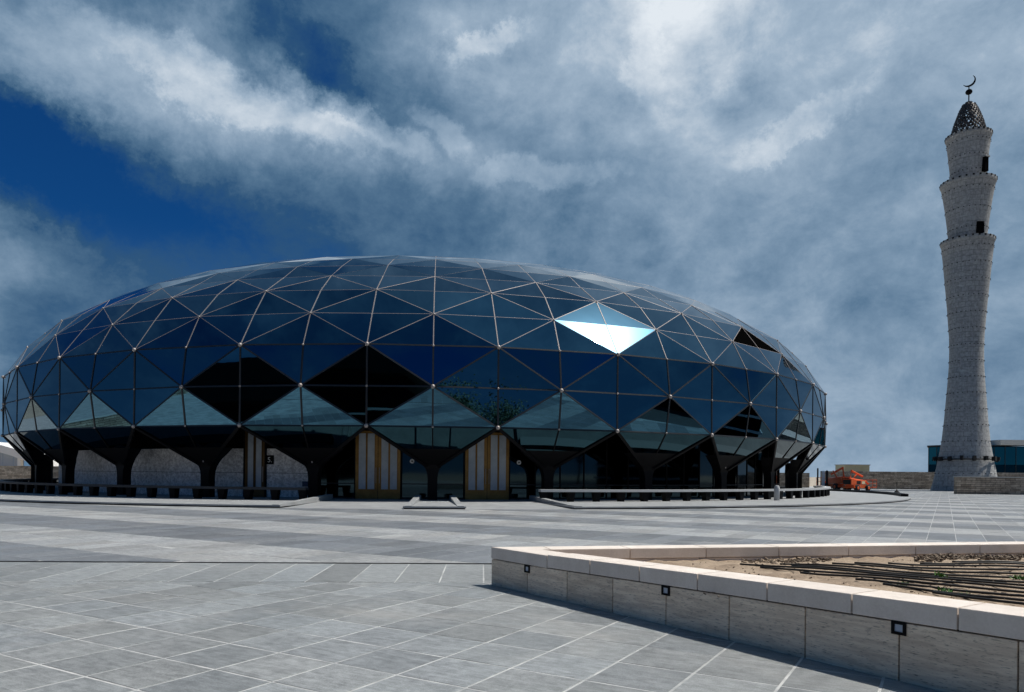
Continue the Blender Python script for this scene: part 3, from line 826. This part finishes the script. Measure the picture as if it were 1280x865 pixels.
def flat_block(poly, z0, z1, m, name, bev=.006):
    bm = bmesh.new(); c = sum(poly, Vector())/len(poly); c.z = (z0+z1)/2
    lo = [bm.verts.new((p.x-c.x, p.y-c.y, z0-c.z)) for p in poly]; hi = [bm.verts.new((p.x-c.x, p.y-c.y, z1-c.z)) for p in poly]
    bm.faces.new(lo[::-1]); bm.faces.new(hi); n = len(poly)
    for i in range(n): bm.faces.new((lo[i], lo[(i+1) % n], hi[(i+1) % n], hi[i]))
    bmesh.ops.recalc_face_normals(bm, faces=bm.faces)
    bmesh.ops.bevel(bm, geom=bm.edges[:], offset=bev, segments=2, affect='EDGES')
    me = bpy.data.meshes.new(name); bm.to_mesh(me); bm.free(); me.materials.append(m)
    return link(name, me, planter, c-corner)
# where the inner edges of both arms meet
A_, dF = fc(.7)+inF(.7)*CW, (fc(.75)-fc(.65)).normalized(); B_ = corner+bn()*CW
den = dF.x*bd.y - dF.y*bd.x
tF = ((B_-A_).x*bd.y - (B_-A_).y*bd.x)/den
X = A_ + dF*tF; sX = .7+tF; sXb = (X-corner).dot(bd)
sF0 = max(cjs[1], sX+.03); sB0 = sXb+.12
cjs = [c for c in cjs if c > sF0+.2]
cjs = [sF0] + cjs
bis = ((fc(.1)-corner).normalized()+bd).normalized()
flat_block([corner-bis*.008, fc(sF0-.005)-inF(sF0)*.004, fc(sF0-.005)+inF(sF0)*CW, X, bc(sB0-.005)+bn()*CW, bc(sB0-.005)-bn()*.012], LH, HP, M_cap, 'cap_block')
for a, b in zip(cjs, cjs[1:]): block(a, b, fc, inF, LH, HP, CW, .004, M_cap, 'cap_block', bev=.004, g_=.006)
for i in range(11): block(sB0+i*1.18, sB0+(i+1)*1.18, bc, inB, LH+.02, HP, CW, .012, M_cap, 'cap_block', g_=.004)
for i in range(11): block(sXb+.03+i*1.18, sXb+.03+(i+1)*1.18, bc, lambda s: bn(), .0, LH+.012, CW-.02, -CW+.07, M_cap, 'inner_panel', g_=.004)
# core of both arms, and the back face
core = MB()
ss = [.06+i*.25 for i in range(0, 38)]
fa = [loc(fc(s)+inF(s)*.034) for s in ss]; fb = [loc(fc(max(s, sX+.02))+inF(s)*(CW-.06)) for s in ss]
for i in range(len(ss)-1):
    core.prism([Vector((p.x, p.y, -.05)) for p in (fa[i], fa[i+1], fb[i+1], fb[i])], Vector((0, 0, LH+.04+rise(ss[i]))))
core.build('wall_core', M_rubber, planter)
for i in range(11): block(.02+i*1.18, .02+(i+1)*1.18, bc, inB, -.03, LH+.012, .05, 0, M_trav, 'facing_panel')
# soil bed
soil = MB(); nx, ny = 46, 40; rg2 = random.Random(5); vs = []
from mathutils import noise as mno
def tilt(p):
    d = p-corner; dirf = (fc(6.)-corner).normalized(); s_ = d.dot(dirf); df = abs(d.x*dirf.y-d.y*dirf.x); db = abs(d.dot(bn()))
    return rise(s_)*max(0., 1-df/max(.01, df+db))
def soilz(p): return tilt(p) + .36 + .035*mno.noise(Vector((p.x*.8, p.y*.8, 1.))) + (.030*mno.noise(Vector((p.x*4, p.y*4, 3.)))) + .017*mno.noise(Vector((p.x*11, p.y*11, 8.)))
nx, ny = 150, 110
for j in range(ny+1):
    for i in range(nx+1):
        s = sX-.1 + (11.5-sX)*(i/nx); a = fc(min(s, 9.2))+inF(min(s, 9.2))*(CW-.05); 
        if s > 9.2: a = a + (fc(9.2)-fc(9.1)).normalized()*(s-9.2)
        b = bc(sXb-.1 + (12.-sXb)*(i/nx))+bn()*(CW-.04)
        p = a + (b-a)*(j/ny); p.z = soilz(p); vs.append(loc(p))
soil.add(vs, [(j*(nx+1)+i, j*(nx+1)+i+1, (j+1)*(nx+1)+i+1, (j+1)*(nx+1)+i) for j in range(ny) for i in range(nx)])
soil.build('soil', M_soil, planter, True)
# step lights let into the front wall
for i, k in enumerate((0, 3, 6, 9)):
    s = s_j[0]+step*k; p = fc(s)-inF(s)*.0; ang = math.atan2(-inF(s).y, -inF(s).x)+math.pi/2
    zc = LH-.055+rise(s)
    fr = MB()
    for b in ((-.058, .058, -.014, .02, .030, .052), (-.058, .058, -.014, .02, -.052, -.030), (-.058, -.034, -.014, .02, -.030, .030), (.034, .058, -.014, .02, -.030, .030)): fr.box(*b)
    o = fr.build('step_light', M_black, planter, loc=Vector((loc(p).x, loc(p).y, zc))); o.rotation_euler = (0, 0, ang)
    MB().box(-.034, .034, -.004, .02, -.030, .030).build('lens', M_lens, o)
# drip pipes lying on the soil
def pipe(a, b, seed, r=.0145):
    rg_ = random.Random(seed); pts = []; n = 60; ph = rg_.uniform(0, 9)
    d = (b-a); nn = Vector((-d.y, d.x, 0)).normalized()
    for i in range(n+1):
        t = i/n; p = a + d*t + nn*(.045*mno.noise(Vector((t*3+ph, seed*3.1, 0))) + .006*mno.noise(Vector((t*17, seed, 4.))))
        p.z = tilt(p) + .36 + .035*mno.noise(Vector((p.x*.8, p.y*.8, 1.))) + .024 + .006*mno.noise(Vector((t*9, seed*1.7, 2.))); pts.append(p)
    o = MB().tube([p-pts[0] for p in pts], r, 6).build('drip_pipe', M_pipe, None, True, pts[0])
    tag(o, 'black drip irrigation pipe lying across the planter soil', 'pipe', 'drip pipes on the planter soil')
def spix(px, py):
    z = .385
    for _ in range(6): p = pix(px, py, z); z = .385 + tilt(p)
    p.z = z; return p
PIX = [((1190, 701.5), (1350, 705.5)), ((1150, 702), (1350, 709)), ((1110, 702.5), (1350, 713)), ((1068, 703.5), (1350, 717)), ((1040, 704.5), (1350, 721.5)), ((975, 703.5), (1350, 726)),
       ((990, 707), (1350, 731)), ((925, 704.5), (1350, 736)), ((950, 709.5), (1350, 741)), ((1000, 716), (1350, 746.5)), ((1070, 725), (1350, 752)), ((1105, 731), (1350, 757.5)), ((1165, 739), (1350, 762))]
for i, (a, b) in enumerate(PIX):
    a, b = spix(*a), spix(*b); pipe(a, b + (b-a)*.6, i+1)
# weeds and dry litter
def weed(px, py, h, seed):
    rg_ = random.Random(seed); c = spix(px, py); c.z = soilz(c)-.005; m = MB()
    for i in range(46):
        a = rg_.uniform(0, 6.28); el = rg_.uniform(.3, 1.4); l = h*rg_.uniform(.4, 1.); st_ = Vector((rg_.gauss(0, .03), rg_.gauss(0, .03), 0))
        d = Vector((math.cos(a)*math.cos(el), math.sin(a)*math.cos(el), math.sin(el))); sd_ = d.cross(Vector((0, 0, 1))).normalized()*rg_.uniform(.006, .014)
        m.add([st_, st_+d*l*.55+sd_, st_+d*l, st_+d*l*.55-sd_], [(0, 1, 2, 3)])
    return m.build('weed', M_weed, None, False, c)
for i, (x, y, h, lab) in enumerate(((1175, 719, .13, 'largest green weed tuft between the drip pipes'), (1181, 738, .10, 'green weed tuft just behind the planter cap near a pipe'), (1210, 741, .07, 'small low green weed beside a larger tuft'),
        (1275, 722, .10, 'green weed on the soil towards the wide end of the planter'), (858, 694, .09, 'small dry-green weed against the inner wall at the narrow end'), (1128, 729, .05, 'tiny green weed seedling among the drip pipes'))):
    tag(weed(x, y, h, i), lab, 'weed', 'weeds in the planter')
lit = MB(); rg_ = random.Random(11)
for i in range(1100):
    u_ = rg_.random()
    if u_ < .5: px, py = rg_.uniform(1145, 1285), rg_.gauss(695.5, 1.8)
    elif u_ < .72: px, py = rg_.uniform(930, 1040), rg_.gauss(698, 1.6)
    else: px, py = rg_.uniform(860, 1280), rg_.uniform(697, 745)
    c = spix(px, py)
    dF_ = (c-corner)
    if dF_.dot(bn()) < CW+.03 or (c-fc(min(9, max(0, dF_.dot((fc(1)-corner).normalized()))))).length < CW: continue
    c.z = soilz(c)+.005; a = rg_.uniform(0, 6.28); l = rg_.uniform(.012, .06) if u_ < .72 else rg_.uniform(.005, .018); w = l*rg_.uniform(.12, .4); h = rg_.uniform(.002, .028 if u_ < .5 else .010)
    M = Matrix.Translation(loc(c)) @ Matrix.Rotation(a, 4, 'Z') @ Matrix.Rotation(rg_.uniform(-.5, .5), 4, 'Y')
    lit.box(-l, l, -w, w, -.005, h, M)
tag(lit.build('dry_litter', M_litter, planter), kind='stuff')

# ------------------------------------------------------------------ stone walls, buildings and machines round the plaza
def wall(a, b, h, t, name, label, z0=-.05, cap=True):
    d = (b-a); L = d.length; rz = math.atan2(d.y, d.x)
    e = empty(name, (a.x, a.y, 0), rz, label=label, cat='wall')
    MB().box(0, L, 0, t, z0, h).build('stonework', M_rub, e)
    if cap: MB().box(-.05, L+.05, -.05, t+.05, h+.002, h+.08).build('coping', M_fascia, e)
    return e
w1 = pix(1196, 617.5); wall(w1, w1+Vector((22, -2.0, 0)), 1.72, .6, 'stone_wall', 'low stacked brown stone wall in front of the minaret foot')
wall(Vector((44, 104, 0)), Vector((120, 100, 0)), 2.45, .6, 'stone_wall', 'long stacked brown stone wall behind the minaret and the orange lift', cap=False)
wall(Vector((-92, 105, 0)), Vector((-50, 106, 0)), 2.1, .6, 'stone_wall', 'pale stacked stone wall seen past the black columns under the white canopy', cap=False)
wall(Vector((36, 112, 0)), Vector((45.5, 112, 0)), 2.2, .5, 'stone_wall', 'short dark stone wall beyond the far end of the pale-topped bench', cap=False)
# teal glass building beyond the minaret
GBD = 128.
gx0 = atd(1179, 590, GBD).x; gz1 = atd(1161, 557, GBD).z
gb = empty('glass_building', (gx0, GBD, 0), label='low teal glass building with pale roof edge behind the minaret', cat='building')
RB = 4.5; pw = 1.9
def gpath(s):                                                   # rounded left corner, then straight
    q = RB*math.pi/2
    if s < 0: return Vector((-s*.62, RB - s, 0)), Vector((-.85, .53, 0))
    if s < q: a = s/RB; return Vector((RB-RB*math.cos(a), RB-RB*math.sin(a), 0)), Vector((-math.cos(a), -math.sin(a), 0))
    return Vector((RB+s-q, 0, 0)), Vector((0, -1, 0))
nP = 36; s0 = -15.2
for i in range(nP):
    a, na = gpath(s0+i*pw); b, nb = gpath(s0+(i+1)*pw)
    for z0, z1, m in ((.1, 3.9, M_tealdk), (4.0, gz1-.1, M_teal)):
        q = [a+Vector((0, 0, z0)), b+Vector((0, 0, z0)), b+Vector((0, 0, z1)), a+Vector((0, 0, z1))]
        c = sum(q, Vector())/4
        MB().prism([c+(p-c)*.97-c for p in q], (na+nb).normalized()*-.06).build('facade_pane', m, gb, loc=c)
    MB().tube([a+na*.02, a+na*.02+Vector((0, 0, gz1))], .06, 5).build('facade_mullion', M_darkbar, gb)
body = [gpath(s0+i*pw)[0] + gpath(s0+i*pw)[1]*-.15 for i in range(nP+1)]
body += [Vector((body[-1].x, 20, 0)), Vector((10.2, 20, 0))]
MB().prism([Vector((p.x, p.y, 0)) for p in body], Vector((0, 0, gz1-.05))).build('body', M_tealdk, gb)
rf = [gpath(s0+i*pw)[0] + gpath(s0+i*pw)[1]*.3 for i in range(nP+1)]; rf += [Vector((rf[-1].x, 20.3, 0)), Vector((10., 20.3, 0))]
xr = atd(1236, 560, GBD).x-gx0
MB().box(xr+1.5, 56, -.8, 3., gz1+.21, gz1+1.1).build('roof_edge', M_fascia, gb)
MB().prism([Vector((p.x, p.y, gz1-.049)) for p in rf if p.x < xr+.01 or p.y > 20], Vector((0, 0, .25))).build('roof', M_darkbar, gb)
# white canopy far left
cn = empty('canopy', tuple(Vector((atd(0, 590, 150).x, 150, 0))), label='white arched canopy building seen past the left edge of the dome', cat='building')
zc0 = atd(0, 563, 150).z; vs = []; m = MB()
for i in range(21):
    x = -14+i*1.1; z = zc0+1.7 - .0105*(x+8)**2*1.4
    m_ = None
    vs += [(x, 0, z-.9-.02*(x+14)), (x, 0, z+.35), (x, 14, z+.35), (x, 14, z-.9)]
m.add(vs, [(i*4+b, i*4+4+b, i*4+4+(b+1) % 4, i*4+(b+1) % 4) for i in range(20) for b in range(4)] + [(0, 1, 2, 3), (83, 82, 81, 80)])
m.build('roof', M_white, cn)
for x in (-9., -3., 3.6): MB().box(x-.35, x+.35, .4, 1.1, 0, zc0+.3).build('post', M_white, cn)
for i in range(8):
    MB().box(-14+i*2.2, -14+i*2.2+2.1, 2, 2.1, .4, zc0+.2).build('glazing', M_lens, cn)
# orange lift, cream cabin, poles and stanchion
def wheel(parent, x, y, r=.5):
    w_ = MB(); w_.lathe([(.001, -.16), (r*.92, -.16), (r, -.10), (r, .10), (r*.92, .16), (.001, .16)], 18)
    o = w_.build('wheel', M_rubber, parent, True, (x, y, r)); o.rotation_euler = (R(90), 0, 0)
    h_ = MB().lathe([(.001, .165), (r*.5, .165), (r*.45, .19), (.001, .19)], 12).build('rim', M_orange, o)
    h_ = MB().lathe([(.001, -.19), (r*.45, -.19), (r*.5, -.165), (.001, -.165)], 12).build('rim', M_orange, o)
def lift(loc_, rz, label, sc=1.):
    e = empty('boom_lift', loc_, rz, label=label, cat='boom lift'); e.scale = (sc,)*3
    c = MB(); c.box(-1.6, 1.6, -.75, .75, .42, .85).box(-1.75, -1.5, -.95, .95, .40, .62).box(1.5, 1.75, -.95, .95, .40, .62); c.build('chassis', M_orange, e)
    for x in (-1.15, 1.15):
        for y in (-.95, .95): wheel(e, x, y, .45)
    t = MB(); t.box(-1.9, .9, -.70, -.12, .90, 1.55).box(-1.9, .9, .12, .70, .90, 1.50).box(-2.1, -1.6, -.7, .7, .92, 1.75).box(-.3, .3, -.12, .12, .86, 1.5); t.build('turntable', M_orange, e)
    b = MB(); b.tube([(-1.5, 0, 1.7), (1.9, 0, 1.35)], .18, 8); b.tube([(-1.5, 0, 1.72), (-1.2, 0, 2.9), (1.2, 0, 2.1)], .15, 8); b.tube([(-.6, .3, 1.5), (.4, .3, 2.5)], .10, 6); b.tube([(1.9, 0, 1.35), (2.5, 0, 1.0)], .12, 8)
    b.build('boom', M_orange, e)
    k = MB()
    for x in (2.4, 3.3):
        for y in (-.8, .8): k.tube([(x, y, .5), (x, y, 1.6)], .035, 6)
    for z in (.55, 1.1, 1.6): k.tube([(2.4, -.8, z), (3.3, -.8, z), (3.3, .8, z), (2.4, .8, z), (2.4, -.8, z)], .035, 6)
    k.box(2.4, 3.3, -.8, .8, .45, .52); k.build('basket', M_orange, e)
    MB().box(-.95, -.1, -.72, -.69, .98, 1.45).build('panel', M_rubber, e); MB().box(.15, .8, -.72, -.69, 1.0, 1.4).build('panel', M_cream, e)
    MB().box(-2.2, -1.95, -.6, .6, .95, 1.6).build('counterweight', M_rubber, e)
l1 = pix(1071, 613.6); lift((l1.x, l1.y, 0), R(28), 'orange boom lift with folded arm parked in front of the cream cabin', .82)
l2 = pix(1046, 612.6); lift((l2.x, l2.y, 0), R(100), 'orange boom lift parked end-on, tall side basket next to the grey posts', .95)
cb_ = atd(1072, 600, 106)
cab = empty('site_cabin', (cb_.x, 106, 0), R(6), label='cream site cabin with dark door behind the orange lifts', cat='cabin')
MB().box(-1.9, 1.8, 0, 2.6, .25, 3.35).build('body', M_cream, cab); MB().box(-2.0, 1.9, -.1, 2.7, 3.352, 3.46).build('roof', M_fascia, cab)
MB().box(-1.3, -.5, -.04, .02, .3, 2.5).build('door', M_rubber, cab); MB().box(.4, 1.3, -.04, .02, 1.4, 2.4).build('window', M_glass2, cab)
for x in (-1.5, 1.4): MB().box(x-.2, x+.2, .3, 2.3, -.05, .248).build('footing', M_rubber, cab)
for i, (px, h, w, m, lab) in enumerate(((1022, 2.6, .10, M_rubber, 'slim dark post past the end of the pale-topped bench'), (1029, 2.2, .18, M_white, 'white post left of the orange lifts'), (1033.5, 2.3, .14, M_rubber, 'dark post left of the orange lifts beside the white one'))):
    p = pix(px, 612.5); e = MB().tube([(0, 0, 0), (0, 0, h)], w, 8)
    e.box(-w*1.6, w*1.6, -w*1.6, w*1.6, 0, .08); e.ball((0, 0, h), w*1.1, 8, 4)
    tag(e.build('post', m, None, False, p), lab, 'post', 'posts beside the lifts')
p = pix(1121, 616.4); m = MB(); m.lathe([(.001, 0), (.30, 0), (.28, .07), (.10, .28), (.05, .34), (.025, .40), (.025, 1.05), (.04, 1.06), (.04, 1.12), (.001, 1.13)], 14)
tag(m.build('stanchion', M_rubber, None, True, p), 'thin black stanchion on a cone base standing on the plaza before the stone wall', 'stanchion')
p = pix(971, 625.5, .125); m = MB()
m.lathe([(.001, 0), (.17, 0), (.17, .8), (.14, .86), (.001, .86)], 16)
b = empty('litter_bin', tuple(p), label='pale grey round bin in front of the pale-topped bench near its far end', cat='bin')
m.build('body', M_bsr, b, True); MB().lathe([(.001, .865), (.15, .865), (.12, .92), (.001, .94)], 16).build('lid', M_bsr, b)
# ------------------------------------------------------------------ what stands behind the camera and shows in the glass
tb = empty('terminal_building', (-60, -62, 0), label='dark terminal building with a deep overhanging roof, mirrored in the dome', cat='building')
MB().box(-62, 40, -30, 0, -.05, 19).build('body', M_soffit, tb)
MB().box(-66, 44, -34, 6, 19.0, 24.5).build('roof', M_black, tb)
for z in (4.5, 9.5, 14.5): MB().box(-62, 40, .01, .5, z, z+.35).build('floor_band', M_fascia, tb)
def tree(x, y, h, seed, label):
    rg_ = random.Random(seed); e = empty('tree', (x, y, 0), label=label, cat='tree', group='trees mirrored in the dome')
    t = MB(); t.tube([(0, 0, 0), (.1, 0, h*.25), (-.1, .1, h*.5)], [.22, .17, .1], 7); tips = []
    for i in range(9):
        a = rg_.uniform(0, 6.28); q = Vector((math.cos(a)*h*.28, math.sin(a)*h*.28, h*rg_.uniform(.6, .9))); t.tube([(0, 0, h*rg_.uniform(.3, .5)), q*.6+Vector((0, 0, h*.15)), q], [.09, .06, .03], 5); tips.append(q)
    t.build('trunk', M_bark, e); c = MB()
    for q in tips:
        for i in range(520):
            p_ = q + Vector((rg_.gauss(0, h*.09), rg_.gauss(0, h*.09), rg_.gauss(0, h*.07))); d = Vector((rg_.gauss(0, 1), rg_.gauss(0, 1), rg_.gauss(0, 1))).normalized()*.20; s_ = d.cross(Vector((.3, .5, .8))).normalized()*.12
            c.add([p_-d, p_+s_, p_+d, p_-s_], [(0, 1, 2, 3)])
    c.build('crown', M_leaf, e)
for i, (x, y, h) in enumerate(((14, -16, 12.5), (20, -22, 13.5), (27, -20, 12.), (10, -24, 13.), (52, -3, 9.), (66, 8, 8.5), (-75, -8, 9.))):
    tree(x, y, h, i, 'small leafy tree behind the camera, mirrored in the dome panes')

sb = empty('service_building', (45, 14, 0), label='low black service building with white bands right of the plaza, mirrored in the dome', cat='building')
MB().box(0, 16, 0, 36, -.05, 4.6).build('body', M_soffit, sb)
for z in (1.1, 2.6, 4.605): MB().box(-.35, 16, -.3, 36.3, z, z+.22).build('band', M_white, sb)
wall(Vector((-54, 12, 0)), Vector((-56, 62, 0)), 1.5, .6, 'stone_wall', 'low stone wall beside the plaza, mirrored in the dome, outside the view')
